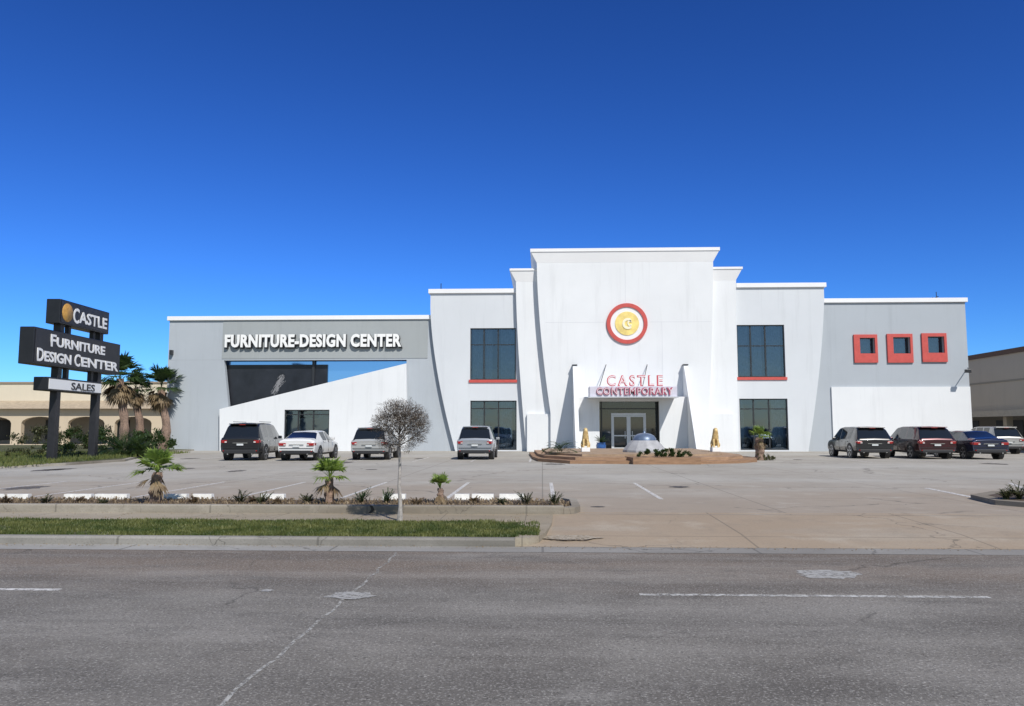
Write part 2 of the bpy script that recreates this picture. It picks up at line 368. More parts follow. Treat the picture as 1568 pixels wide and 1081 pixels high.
def hole(u0,u1,v0,v1,D):
    um=(u0+u1)/2; vm=(v0+v1)/2
    return fx(u0,D,vm),fx(u1,D,vm),fz(v1,D,um),fz(v0,D,um)
def coping(tag,x0,x1,y0,y1,z0,z1,out=.14):
    box(tag,x0-out,x1+out,y0-out,y1,z0,z1,trim,B,.02)

DW,DB,DT,DC=55.1,54.7,54.25,53.7
zl=fz(484,DW,450); xl=fx(257,DW,560)
op=[(fx(343,DW,551),fz(551,DW,480)),(fx(352,DW,635),fz(640,DW,352)),(fx(622,DW,600),fz(640,DW,352)),(fx(622,DW,600),fz(551,DW,480))]
xL2=fx(700,DW)
prism('left_wing_wall',rect(xl,xL2,0,zl),DW,DW+.35,grey,B,[op])
box('left_wing_band',fx(341,DW,520),fx(655,DW,520),DW-.03,DW-.003,fz(549,DW,480)+.02,zl-.33,grey2,B)
coping('left_wing_coping',xl,fx(660,DW,485),DW,DW+.5,zl-.27,zl+.03)
box('left_wing_body',xl+.002,xL2,DW+4.2,88,0,zl-.25,grey,B); box('left_wing_roof',xl+.002,xL2,DW+.351,DW+4.2,zl-.7,zl-.4,grey,B)
box('left_wing_side',xl+.002,xl+.3,DW+.351,DW+4.199,0,zl-.701,grey,B)
ox0,ox1=op[1][0],op[3][0]; oz0,oz1=op[1][1],op[0][1]
box('recess_back',xl+.4,xL2,DW+3.,DW+3.2,0,oz1+1.,dark,B)
sx0,sx1=fx(350,DW,580),fx(501,DW+.5,580)
box('display_board',sx0-.6,sx1,DW+.5,DW+.6,.5,oz1-.28,M('display_board',(.018,.02,.026),.3,var=.4,scale=1),B)
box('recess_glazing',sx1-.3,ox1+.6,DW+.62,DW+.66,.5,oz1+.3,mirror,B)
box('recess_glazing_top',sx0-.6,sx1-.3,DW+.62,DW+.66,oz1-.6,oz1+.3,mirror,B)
cx=fx(477,DW,580); box('recess_post',cx-.09,cx+.09,DW+.38,DW+.49,0,oz1+.2,frame,B)
vs=[];fs=[]
pcx,pcz=fx(425,DW+.5,590),fz(590,DW+.5,425)
for i in range(170):
    t=random.uniform(0,1); x=pcx+(t-.5)*.5+random.gauss(0,.11); z=pcz+(t-.5)*1.1+random.gauss(0,.08)
    k=len(vs); l=.14; vs+=[(x,DW+.49,z),(x+.03,DW+.49,z),(x+l*.5+.03,DW+.485,z+l),(x+l*.5,DW+.485,z+l)]; fs.append((k,k+1,k+2,k+3))
obj('display_picture',vs,fs,M('picture_grey',(.25,.25,.26),.6),B)
DS=54.65
w=hole(435,504,627,668,DS)
prism('screen_wall',[(fx(336,DS,690),0),(fx(624,DS,690),0),(fx(622,DS,556),fz(556,DS,622)),(fx(336,DS,626),fz(626,DS,336))],DS,DS+.35,white,B,[rect(w[0],w[1],.5,w[3])])
window('screen_window',w[0],w[1],.5,w[3],DS,(.3,.64),(.86,),((.02,.25),(.7,.95)))
tz=fz(530.5,DW,480); tw_=fx(615,DW,520)-fx(346,DW,520)
text('letters','FURNITURE-DESIGN CENTER',fx(346,DW,520),DW-.26,tz,.86,tw_,signwhite,B,.05,.05,space=1.08)
text('letters_back','FURNITURE-DESIGN CENTER',fx(346,DW,520)+.02,DW-.12,tz-.05,.88,tw_+.06,black,B,.085,.075,space=1.07)

zb=fz(443,DB,725)
def curve(u0,v0,u1,v1,D,n=14):
    out=[]
    for i in range(n+1):
        t=i/n; v=v0+(v1-v0)*t; u=u0+(u1-u0)*(t**1.6)
        out.append((fx(u,D,v),fz(v,D,u)))
    return out
cv=curve(659,470,697,690,DB)
cv[-1]=(cv[-1][0],0)
bw=[hole(720,790,502,581,DB),hole(720,791,613,688,DB)]
bw[1]=(bw[1][0],bw[1][1],.08,bw[1][3])
prism('left_block_wall',[(cv[0][0],zb)]+cv+[(fx(860,DB),0),(fx(860,DB),zb)],DB,DB+.35,white2,B,[rect(*bw[0]),rect(*bw[1])])
window('lb_upper',*bw[0],DB,(.30,.61),(.68,),((.05,.26),(.34,.48),(.66,.95)),sill=True)
window('lb_lower',*bw[1],DB,(.30,.61),(.84,),((.02,.28),(.62,.90)))
coping('left_block_coping',cv[0][0],fx(788,DB,445),DB,DB+.6,zb-.27,zb+.04)
box('left_block_body',cv[0][0]+.002,fx(800,DB),57,88,0,zb-.1,white2,B)
box('left_block_parapet',cv[0][0]+.002,fx(800,DB),DB+.351,56.999,zb-1.5,zb-.1,white2,B)

zr=fz(434,DB,1195)
rc=curve(1262,455,1238,690,DB); rc[-1]=(rc[-1][0],0)
rw=[hole(1129,1202,497,577,DB),hole(1133,1207,610,686,DB)]; rw[1]=(rw[1][0],rw[1][1],.1,rw[1][3])
prism('right_block_wall',[(rc[0][0],zr),(fx(1060,DB),zr),(fx(1060,DB),0)]+rc[::-1],DB,DB+.35,white2,B,[rect(*rw[0]),rect(*rw[1])])
window('rb_upper',*rw[0],DB,(.29,.60),(.60,),((.05,.27),(.35,.55),(.66,.95)),sill=True)
window('rb_lower',*rw[1],DB,(.30,.62),(.80,),((.02,.12),(.70,.98)))
coping('right_block_coping',fx(1130,DB,440),rc[0][0],DB,DB+.6,zr-.27,zr+.04)
box('right_block_body',fx(1120,DB),rc[0][0]-.002,57,88,0,zr-.1,white2,B)
box('right_block_parapet',fx(1120,DB),rc[0][0]-.002,DB+.351,56.999,zr-1.5,zr-.1,white2,B)

zw=fz(457,DW,1370); xr=fx(1484,DW,580)
hs=[]
RWN=((1307,1343,512,555),(1358,1397,511,555),(1411,1449,510,554))
for a,b,t,bt in RWN: hs.append(hole(a+9,b-4,t+5,bt-14,DW))
prism('right_wing_wall',rect(fx(1225,DW),xr,0,zw),DW,DW+.35,grey,B,[rect(*h) for h in hs])
for i,(h,(a,b,t,bt)) in enumerate(zip(hs,RWN)):
    f=hole(a,b,t,bt,DW)
    prism(f'red_frame_{i}',rect(*f),DW-.12,DW-.003,red,B,[rect(*h)])
    window(f'square_window_{i}',*h,DW+.12,(),(),((.1,.9),),fr=.05)
lp=fz(592,DW,1380)
box('right_wing_lower',fx(1275,DW-.12,640),xr-.02,DW-.12,DW-.003,.002,lp,white,B)
coping('right_wing_coping',fx(1262,DW,460),xr,DW,DW+.5,zw-.27,zw+.03)
box('right_wing_body',fx(1262,DW),xr-.002,DW+2.4,88,0,zw-.25,grey,B)
box('right_wing_side',xr-.3,xr-.003,DW+.351,DW+2.399,0,zw-.25,grey,B)
box('right_wing_roof',fx(1262,DW),xr-.301,DW+.351,DW+2.399,zw-.6,zw-.3,grey,B)

ztop2=fz(411,DT,960)
tl=curve(790,430,806,690,DT); tl[-1]=(tl[-1][0],0)
tr_=curve(1127,425,1131,690,DT); tr_[-1]=(tr_[-1][0],0)
prism('tower_tier_wall',[(tl[0][0],ztop2)]+tl+tr_[::-1]+[(tr_[0][0],ztop2)],DT,DT+.42,white,B)
box('tower_tier_body',tl[-1][0],tr_[0][0]-.002,57,80,0,ztop2,white,B)
box('tower_tier_top',tl[0][0]+.002,tr_[0][0]-.002,DT+.421,56.999,zb-1,ztop2,white,B)
def cornice(tag,x0,x1,y0,y1,z0,z1,out,lip,fo):
    zm=z1-lip
    def ring(o,f,z): return [(x0-o,y0-f,z),(x1+o,y0-f,z),(x1+o,y1,z),(x0-o,y1,z)]
    vs=ring(0,0,z0)+ring(out,fo,zm)+ring(out+.05,fo+.05,zm+.02)+ring(out+.05,fo+.05,z1)
    fs=[(3,2,1,0)]
    for k in (0,4,8): fs+= [(k+i,k+(i+1)%4,k+4+(i+1)%4,k+4+i) for i in range(4)]
    fs.append((12,13,14,15))
    obj(tag,vs,fs,trim,B)
cornice('tier_cornice',tl[0][0]+.02,tr_[0][0]-.02,DT-.003,70,fz(430,DT,960),ztop2+.04,.40,.17,.15)
zc=fz(380,DC,960)
cl=curve(822,405,843,632,DC); crr=curve(1092,405,1086,632,DC)
zbse=cl[-1][1]; cl.append((fx(843,DC,660),0)); crr.append((fx(1086,DC,660),0))
prism('tower_wall',[(cl[0][0],zc-.3)]+cl+crr[::-1]+[(crr[0][0],zc-.3)],DC,DT-.003,white,B)
box('tower_body',cl[0][0]+.002,crr[0][0]-.002,DT-.002,70,ztop2+.05,zc-.3,white,B)
cornice('tower_cornice',cl[0][0],crr[0][0],DC-.003,71,fz(401,DC,960),zc,.40,.24,.13)
prism('tower_plinth',rect(fx(807,DC+.2,660),fx(866,DC+.2,660),0,zbse-.05),DC+.3,DT-.004,white,B)
prism('tower_plinth_r',rect(fx(1086,DC+.2,660),fx(1124,DC+.2,660),0,zbse-.05),DC+.3,DT-.004,white,B)
jm=M('joint_grey',(.58,.59,.62),.9)  # plain grey for the thin wall joint strips
z=fz(493,DC,960)
for a,b in ((835,925),(995,1089)): box('reveal_joint',fx(a,DC,493),fx(b,DC,493),DC-.004,DC-.001,z,z+.02,jm,B)
box('reveal_joint_v',fx(957,DC,430),fx(957,DC,430)+.02,DC-.004,DC-.001,fz(462,DC,960),fz(402,DC,960),jm,B)
box('reveal_joint_v',fx(1012,DC,430),fx(1012,DC,430)+.02,DC-.004,DC-.001,fz(580,DC,960),z-.01,jm,B)
lx,lz=fx(960,DC,495),fz(495,DC,960)
def disc(tag,r0,r1,y0,y1,mat,n=56):
    P=lambda r:[(lx+r*math.cos(2*math.pi*i/n),lz+r*math.sin(2*math.pi*i/n)) for i in range(n)]
    prism(tag,P(r1),y0,y1,mat,B,[P(r0)] if r0 else [])
disc('logo_ring',1.14,1.40,DC-.12,DC-.002,red); disc('logo_disc',0,1.139,DC-.05,DC-.002,trim)
gold=M('logo_yellow',(.86,.66,.22),.5,var=.2,scale=2); disc('logo_coin',0,.82,DC-.09,DC-.051,gold)
palel=M('logo_pale',(.88,.82,.60),.5)
text('logo_letter','C',lx-.34,DC-.11,lz-.36,.72,.62,palel,B,.02,.04); text('logo_letter','C',lx+.02,DC-.11,lz-.16,.36,.3,palel,B,.02,.03)
for tag,X in (('left_fin',fx(877,DC,600)),('right_fin',fx(1046,DC,600))):
    prism(tag,[(49.3,0),(DC-.002,0),(DC-.002,fz(561,DC,960)+.05),(DC-.45,fz(561,DC,960)+.05)],X,X+.26,white,B,axis='X')
    box(tag+'_cap',X-.04,X+.30,DC-.52,DC-.003,fz(561,DC,960)+.05,fz(561,DC,960)+.12,frame,B)
DV=52.3
v0,v1=fx(877,DC,600)+.265,fx(1046,DC,600)-.003
zv=fz(607,DV,960); d0,d1=fx(918,DV,650),fx(1010,DV,650); dz=fz(613,DV,960)
prism('vestibule_wall',rect(v0,v1,0,zv),DV,DV+.3,white,B,[[(d0,.01),(d1,.01),(d1,dz),(d0,dz)]])
box('vestibule_roof',v0,v1,DV+.301,DC-.004,zv-.3,zv,white,B)
y=DV+.9
box('door_glass',d0-.2,d1+.2,y+.05,y+.07,0,dz+.15,M('door_glass',(.02,.03,.035),.04,var=.5,scale=.7,spec=.9),B)
alum=M('aluminium',(.62,.64,.66),.4,metal=.2)
for i,u in enumerate((937,962.5,988)):
    x=fx(u,y,650); box(f'door_post_{i}',x-.045,x+.045,y-.04,y+.04,0,2.6 if i!=1 else 2.46,alum,B)
for i,u in enumerate((921,1007)):
    x=fx(u,y,650); box(f'side_post_{i}',x-.04,x+.04,y-.04,y+.04,0,dz+.1,frame,B)
for a,b in ((937,962.5),(962.5,988)):
    xa,xb=fx(a,y,650)+.05,fx(b,y,650)-.05
    for q0,q1 in ((.03,.3),(1.05,1.13),(2.35,2.45)): box('door_rail',xa,xb,y-.03,y+.03,q0,q1,alum,B)
    for xx in (xa,xb-.08): box('door_stile',xx,xx+.08,y-.035,y+.035,.03,2.44,alum,B)
    xx=xb-.22 if a==937 else xa+.16
    box('door_handle',xx,xx+.04,y-.1,y-.05,.9,1.4,alum,B)
box('door_head',fx(937,y,650),fx(988,y,650),y-.045,y+.045,2.46,2.6,alum,B)
box('door_transom',d0,d1,y-.03,y+.03,dz-.55,dz-.48,frame,B)
ca,cb=fx(903,50.6,600),fx(1037,50.6,600); cz0,cz1=fz(607,50.6,960),fz(591,50.6,960)
box('canopy',ca,cb,50.6,DV-.003,cz0,cz1,M('canopy_face',(.60,.59,.67),.5,var=.1),B,.02)
box('canopy_tray',ca-.08,cb+.08,50.45,DV-.003,cz0-.06,cz0-.002,alum,B)
pink=M('letter_maroon',(.42,.10,.16),.5); redl=M('letter_red',(.60,.10,.12),.5); pinkw=M('letter_face',(.86,.78,.80),.5)
W1=fx(1030,50.6,600)-fx(913,50.6,600)
text('canopy_letters','CONTEMPORARY',fx(913,50.6,600),50.54,cz0+.13,.46,W1,pink,B,.03,.022,space=1.1)
text('canopy_letters_face','CONTEMPORARY',fx(913,50.6,600)+.01,50.50,cz0+.14,.44,W1-.03,pinkw,B,.008,-.012,space=1.13)
W2=fx(1015,50.6,583)-fx(929,50.6,583)
text('castle_letters','CASTLE',fx(929,50.6,583),50.75,cz1+.04,.68,W2,redl,B,.05,.028,space=1.35)
text('castle_letters_face','CASTLE',fx(929,50.6,583)+.02,50.69,cz1+.055,.66,W2-.04,pinkw,B,.008,-.012,space=1.37)
for a,b in ((918,928),(984,991)):
    tube('canopy_rod',(fx(a,50.8,590),50.8,cz1),(fx(b,DC,558),DC,fz(558,DC,b)),.025,frame,B)
for X,Y,z0,h in ((fx(281,60),60,zl,.6),(fx(674,56),56,zb,.7),(fx(1435,60),60,zw,.9),(fx(1441,60),60,zw,1.3)):
    cyl('roof_antenna',X,Y,z0-.3,z0+h,.03,frame,B,n=6)
tube('roof_antenna_arm',(fx(1434,60),60,zw+.5),(fx(1446,60),60,zw+.75),.03,frame,B)
tube('roof_antenna_arm',(fx(1434,60),60,zw+.75),(fx(1444,60),60,zw+.95),.03,frame,B)
X=xr; tube('floodlight_arm',(X-.1,DW-.1,fz(563,DW,1480)),(X-.55,DW-1.0,fz(569,DW,1480)),.03,frame,B)
box('floodlight',X-.8,X-.45,DW-1.2,DW-.95,fz(572,DW,1480),fz(567,DW,1480),frame,B,.02)
box('wall_light',fx(262,DW,540),fx(266,DW,540),DW-.3,DW-.003,fz(543,DW,262),fz(536,DW,262),frame,B,.02)
vj=M('wing_joint',(.34,.36,.38),.9)
box('wing_reveal',xl,fx(341,DW,550),DW-.003,DW-.001,fz(551,DW,300),fz(551,DW,300)+.02,vj,B)

# ------------------------------------------------------------ neighbours
N=empty('arcade_building')
bz=6.0
arches=[]
def arch(x0,x1,z1,n=8):
    pts=[(x0,.05),(x1,.05)]; r=(x1-x0)/2; cx=(x0+x1)/2
    for i in range(n+1):
        a=math.pi*i/n; pts.append((cx+r*math.cos(a),z1-r*.35+r*.35*math.sin(a)))
    return pts
x=-87
while x<-37.5:
    arches.append(arch(x,x+3.6,2.7)); x+=4.6
prism('arcade_wall',rect(-90,-33.5,0,3.5),74,74.5,beige,N,arches)
prism('upper_wall',rect(-90,-33.5,3.5,bz),76,76.4,stucco('light_beige',(.68,.61,.48)),N)
obj('lean_roof',[(-90.4,73.4,3.45),(-33.2,73.4,3.45),(-33.2,76,4.3),(-90.4,76,4.3)],[(0,1,2,3)],M('roof_tan',(.42,.34,.24),.8,var=.2),N)
box('arcade_back',-90,-33.5,77.5,78,0,3.5,beige2,N); box('arcade_ceiling',-90,-33.5,74.5,77.5,3.3,3.45,beige2,N)
for x in range(-86,-38,6): box('arcade_window',x,x+2.6,77.4,77.5,.4,2.4,black,N)
box('roof_body',-90,-33.5,76.401,100,3.5,bz-.2,beige,N); box('parapet',-90.1,-33.4,75.9,76.5,bz,bz+.18,M('coping_brown',(.30,.24,.18),.8),N)
R=empty('retail_building')
RX=fx(1489,62)+.8
rb=stucco('retail_stucco',(.68,.58,.46))
box('side_wall',RX,RX+30,40,95,2.9,7.0,rb,R); box('fascia',RX-.5,RX+30,39.5,95,2.45,2.9,M('fascia_tan',(.62,.54,.43),.8,var=.1),R)
box('parapet',RX-.12,RX+30.1,39.9,95,7.0,7.35,M('coping_brown2',(.20,.12,.08),.8),R)
box('wall_band',RX-.04,RX,40,95,5.0,5.12,M('band',(.42,.36,.28),.8),R)
box('recessed_wall',RX+2,RX+29,42,94,0,2.45,beige2,R)
for i in range(9): box(f'column_{i}',RX-.1,RX+.35,41+i*6,41.45+i*6,0,2.45,beige,R)
for i in range(8): box(f'shop_window_{i}',RX+1.95,RX+2,42.5+i*6,46+i*6,.5,2.2,black,R)
# ------------------------------------------------------------ pylon sign
P=empty('pylon_sign')
px,py=st(-21.35,38.4)
P.location=(px,py,0); P.rotation_euler[2]=TH
steel=M('sign_post',(.02,.02,.024),.5,var=.3)
for i,y in enumerate((-1.75,1.8)): box(f'post_{i}',-.17,.17,y-.17,y+.17,0,6.7,steel,P,.02)
def cab(tag,y0,y1,z0,z1,face,xf=.33):
    box(tag,-xf,xf,y0,y1,z0,z1,black,P,.03)
    box(tag+'_face',xf,xf+.02,y0+.08,y1-.08,z0+.08,z1-.08,face,P)
cab('sign_cabinet_top',-2.3,2.15,6.45,7.6,signface); cab('sign_cabinet_main',-4.15,3.45,4.42,6.06,signface)
cab('reader_board',-2.95,1.75,3.30,3.92,signwhite)
RT=(math.pi/2,0,math.pi/2)
def stext(b,y,z,h,w,ext=.01,mat=signwhite,off=.018): text('lettering',b,.36,y,z,h,w,mat,P,ext,off,RT)
stext('C',-1.25,6.64,.72,.5); stext('ASTLE',-.68,6.70,.55,2.6)
stext('F',-3.0,5.32,.56,.42); stext('URNITURE',-2.5,5.35,.43,4.3)
stext('D',-3.95,4.58,.58,.5); stext('ESIGN',-3.4,4.61,.45,2.15); stext('C',-.95,4.58,.58,.5); stext('ENTER',-.4,4.61,.45,3.6)
stext('SALES',-1.1,3.43,.34,2.1,mat=black,off=.006)
o=lathe('emblem',[(0,.03),(.42,.03),(.44,0)],M('emblem_orange',(.55,.30,.07),.5,var=.3,scale=4),P,20); o.rotation_euler=(0,math.pi/2,0); o.location=(.35,-1.72,7.02)
for z0,z1 in ((6.06,6.45),(3.92,4.42)):
    for y in (-1.0,1.2): box('bracket',-.1,.1,y-.1,y+.1,z0,z1,steel,P)

# ------------------------------------------------------------ vegetation
bark=M('palm_bark',(.24,.165,.125),.95,var=.45,scale=14,bump=1,bscale=25)
palm_g=leafmat('palm_green',(.09,.15,.022),(.25,.34,.07),4); dkgreen=leafmat('cycad_green',(.02,.045,.012),(.06,.10,.025),4)
dead=leafmat('dry_frond',(.16,.11,.06),(.32,.24,.14),5)
shrubm=leafmat('shrub_leaf',(.04,.055,.022),(.14,.14,.065),6)
def quadstrip(vs,fs,a,b,w0,w1,side):
    k=len(vs); vs+= [a-side*w0,a+side*w0,b+side*w1,b-side*w1]; fs.append((k,k+1,k+2,k+3))
def fan(vs,fs,base,d,pet,size,n=15,spread=2.1,wid=.02):
    d=d.normalized(); side=d.cross(Vector((0,0,1)))
    side=side.normalized() if side.length>.05 else Vector((1,0,0))
    up=side.cross(d).normalized(); tip=base+d*pet
    quadstrip(vs,fs,base,tip,.012,.008,side)
    for i in range(n):
        a=(i/(n-1)-.5)*spread*random.uniform(.95,1.05)
        dd=(d*math.cos(a)+side*math.sin(a)+up*.12*random.uniform(-1,1)).normalized()
        L=size*random.uniform(.8,1.05)*(1-.25*abs(a)/1.5)
        mid=tip+dd*L*.55; end=tip+dd*L+Vector((0,0,-L*.28*random.uniform(.3,1.3)))
        sd=dd.cross(up).normalized()
        quadstrip(vs,fs,tip,mid,wid*.5,wid,sd); quadstrip(vs,fs,mid,end,wid,.002,sd)
def pinnate(vs,fs,base,az,el,L,droop,nl=14,ll=.3,w=.012):
    p=base.copy(); e=el; seg=L/nl
    for i in range(nl):
        d=Vector((math.cos(az)*math.cos(e),math.sin(az)*math.cos(e),math.sin(e))); q=p+d*seg
        side=Vector((-math.sin(az),math.cos(az),0))
        quadstrip(vs,fs,p,q,.01,.01,side)
        if i>1:
            l=ll*math.sin(math.pi*(i+1)/(nl+2))**.6
            for sgn in (-1,1):
                e2=q+side*sgn*l+d*l*.5+Vector((0,0,random.uniform(-.25,.15)*l))
                dd=(e2-q).normalized(); quadstrip(vs,fs,q,e2,w,.002,dd.cross(Vector((0,0,1))).normalized() if abs(dd.z)<.98 else d)
        p=q; e-=droop/nl
def trunk(name,pts,rads,mat,parent,n=9):
    vs=[];fs=[]
    for (x,y,z),r in zip(pts,rads):
        for i in range(n):
            a=2*math.pi*i/n; rr=r*random.uniform(.85,1.15); vs.append((x+rr*math.cos(a),y+rr*math.sin(a),z))
    for j in range(len(pts)-1):
        for i in range(n): fs.append((j*n+i,j*n+(i+1)%n,(j+1)*n+(i+1)%n,(j+1)*n+i))
    fs.append(tuple(range((len(pts)-1)*n,len(pts)*n)))
    return obj(name,vs,fs,mat,parent)
def fan_palm(name,loc,h,r,nf=20,deadn=5,tr=.09,lean=0,z=.03,elmin=.05):
    e=empty(name,(*loc,z)); k=8
    trunk('trunk',[(lean*(i/k)+random.uniform(-.01,.01),0,h*i/k) for i in range(k+1)],[tr*(1.3-.4*i/k)*(1.12 if i%2 else .95) for i in range(k+1)],bark,e)
    vs=[];fs=[];v2=[];f2=[]
    top=Vector((lean,0,h))
    for i in range(nf):
        a=i*2.4+random.uniform(-.3,.3); el=random.uniform(elmin,1.4)
        fan(vs,fs,top,Vector((math.cos(a)*math.cos(el),math.sin(a)*math.cos(el),math.sin(el))),r*random.uniform(.3,.5),r*random.uniform(.5,.65),17,2.4,r*.034)
    for i in range(deadn):
        a=random.uniform(0,6.28); el=random.uniform(-1.2,-.3)
        fan(v2,f2,top-Vector((0,0,.05)),Vector((math.cos(a)*math.cos(el),math.sin(a)*math.cos(el),math.sin(el))),r*.3,r*.5,11,1.3,r*.03)
    obj('fronds',vs,fs,palm_g,e); 
    if v2: obj('dead_fronds',v2,f2,dead,e)
    return e
fan_palm('fan_palm',st(-7.38,16.4),.66,.64,20,4,.10,.04)
fan_palm('fan_palm.001',st(-3.75,16.3),.56,.58,18,3,.085)
fan_palm('fan_palm.002',st(-1.45,16.3),.34,.38,12,5,.06,-.03,.03,.5)
def tuft(name,loc,h,n=14,mat=shrubm,z=.06,ll=.16,sp=1.0):
    vs=[];fs=[]
    for i in range(n):
        pinnate(vs,fs,Vector((random.uniform(-.05,.05),random.uniform(-.05,.05),0)),random.uniform(0,6.28),random.uniform(.8,1.5)*sp,h*random.uniform(.6,1.15),random.uniform(.2,1.1),8,ll,.013)
    o=obj(name,vs,fs,mat); o.location=(*loc,z); return o
k=0
for u,h,m in ((70,.20,shrubm),(110,.13,dead),(366,.28,shrubm),(385,.16,dead),(402,.26,shrubm),(430,.15,dead),(468,.24,shrubm),(552,.30,dkgreen),(588,.30,dkgreen),(640,.18,dead),(805,.30,shrubm),(848,.26,shrubm),(300,.18,dead),(170,.13,shrubm),(725,.14,dead),(770,.16,shrubm),(22,.2,dead)):
    tuft('shrub' if k==0 else f'shrub.{k:03d}',st((u-784)*16.2/1215,16.2+random.uniform(-.4,.4)),h,18,m,.06,.065); k+=1
for u,h in ((1560,.36),(1540,.2),(1590,.5)):
    tuft(f'shrub.{k:03d}',st((u-784)*16.8/1215,16.8),h,26,shrubm,.10,.10); k+=1
vs=[];fs=[]
for _ in range(6500):
    x=random.uniform(-13,XE+.25); y=random.uniform(15.05,16.9); kx=len(vs); s=random.uniform(.01,.04); a=random.uniform(0,6.28)
    vs+=[(x,y,.06),(x+s*math.cos(a),y+s*math.sin(a),.06+random.uniform(0,.07)),(x-s*math.sin(a),y+s*math.cos(a),.06+random.uniform(0,.09))]; fs.append((kx,kx+1,kx+2))
obj('leaf_litter',vs,fs,dead)
vs=[];fs=[]
for _ in range(900):
    x=random.uniform(-10,10); y=random.choice((random.uniform(13.7,14.8),random.gauss(11.5,.06)))
    if y>13 and x>XE-.4: continue
    z=.003 if y>13 else -.113
    kx=len(vs); s=random.uniform(.008,.025); a=random.uniform(0,6.28)
    vs+=[(x,y,z),(x+s*math.cos(a),y+s*math.sin(a),z+.012),(x-s*math.sin(a),y+s*math.cos(a),z+.01)]; fs.append((kx,kx+1,kx+2))
obj('street_litter',vs,fs,dead)

T=empty('street_tree',(*st(-1.94,13.75),0))
tb=M('pale_bark',(.38,.35,.32),.9,var=.4,scale=18); twig=M('twig',(.11,.09,.078),.9,var=.4,scale=10)
trunk('trunk',[(0,0,-.02),(.01,0,.25),(-.015,0,.6),(-.01,.01,.95),(-.02,0,1.28),(-.01,0,1.5)],[.05,.036,.03,.027,.024,.018],tb,T)
cen=Vector((-.01,0,1.64)); R0=.50
vs=[];fs=[];lv=[];lf=[];wv=[];wf=[]
def br(p,d,L,r,dep):
    q=p+d*L
    sd=d.cross(Vector((0,1,.2))).normalized(); quadstrip(vs,fs,p,q,r,r*.7,sd); quadstrip(vs,fs,p,q,r,r*.7,sd.cross(d).normalized())
    if dep==0 or (q-cen).length>R0: return
    for _ in range(4 if dep>2 else 3):
        nd=(d+Vector((random.gauss(0,.6),random.gauss(0,.6),random.gauss(.02,.5)))).normalized(); br(q,nd,L*random.uniform(.65,.95),r*.62,dep-1)
for i in range(12):
    a=i*2.4; el=random.uniform(-.25,1.4)
    br(Vector((-.02,0,1.3+.02*i)),Vector((math.cos(a)*math.cos(el),math.sin(a)*math.cos(el),math.sin(el))),.2,.009,4)
obj('branches',vs,fs,twig,T)
cl_=[]
while len(cl_)<200:
    p=Vector((random.uniform(-1,1),random.uniform(-1,1),random.uniform(-.86,.86)))
    if .25<p.length<1: cl_.append(p*R0)
for i in range(21000):
    c=random.choice(cl_); p=cen+c+Vector((random.gauss(0,.042),random.gauss(0,.042),random.gauss(0,.036)))
    if (p-cen).length>R0*1.07: continue
    a=Vector((random.gauss(0,1),random.gauss(0,1),random.gauss(0,1))).normalized(); b=a.cross(Vector((0,0,1))).normalized(); s=random.uniform(.006,.013)
    V,F=(lv,lf) if random.random()<.88 else (wv,wf)
    kk=len(V); V+=[p-a*s,p+b*s*.6,p+a*s,p-b*s*.6]; F.append((kk,kk+1,kk+2,kk+3))
obj('dry_leaves',lv,lf,leafmat('dry_leaf',(.07,.054,.037),(.19,.15,.11),9),T); obj('seed_heads',wv,wf,M('pale_seed',(.60,.57,.52),.8),T)

def big_palm(name,loc,h,r,nf=34):
    e=empty(name,(*loc,0))
    trunk('trunk',[(.25*math.sin(i*.5),0,h*i/10) for i in range(11)],[.26*(1.2-.3*i/10)*(1.1 if i%2 else .95) for i in range(11)],bark,e)
    top=Vector((.25*math.sin(5),0,h)); vs=[];fs=[];v2=[];f2=[]
    for i in range(nf):
        a=random.uniform(0,6.28); el=random.uniform(-.3,1.4)
        fan(vs,fs,top,Vector((math.cos(a)*math.cos(el),math.sin(a)*math.cos(el),math.sin(el))),r*random.uniform(.3,.6),r*.55,16,2.2,r*.03)
    for i in range(34):
        a=random.uniform(0,6.28); el=random.uniform(-1.45,-.4)
        fan(v2,f2,top-Vector((0,0,random.uniform(0,.5))),Vector((math.cos(a)*math.cos(el),math.sin(a)*math.cos(el),math.sin(el))),r*.3,r*.5,11,1.6,r*.035)
    obj('fronds',vs,fs,dkgreen,e); obj('dead_fronds',v2,f2,dead,e); return e
big_palm('palm_tree',st(-26.8,54),5.0,2.0); big_palm('palm_tree.001',st(-24.6,55.5),4.5,1.8); big_palm('palm_tree.002',st(-28.6,60),4.6,1.5)
def cycad(name,loc,h,n=40,mat=dkgreen,z=.1):
    vs=[];fs=[]
    for i in range(n):
        pinnate(vs,fs,Vector((random.uniform(-.1,.1),random.uniform(-.1,.1),.15)),random.uniform(0,6.28),random.uniform(.25,1.4),h*random.uniform(.8,1.1),random.uniform(.8,1.8),14,h*.24,h*.02)
    o=obj(name,vs,fs,mat); o.location=(*loc,z); return o
cycad('cycad',st(-20.9,42.5),1.7,46); cycad('cycad.001',st(-19.7,42),1.3,40); cycad('cycad.002',st(-22.6,45),1.6,40)
cycad('cycad.003',st(2.45,39.6),1.0,30,z=.3); 
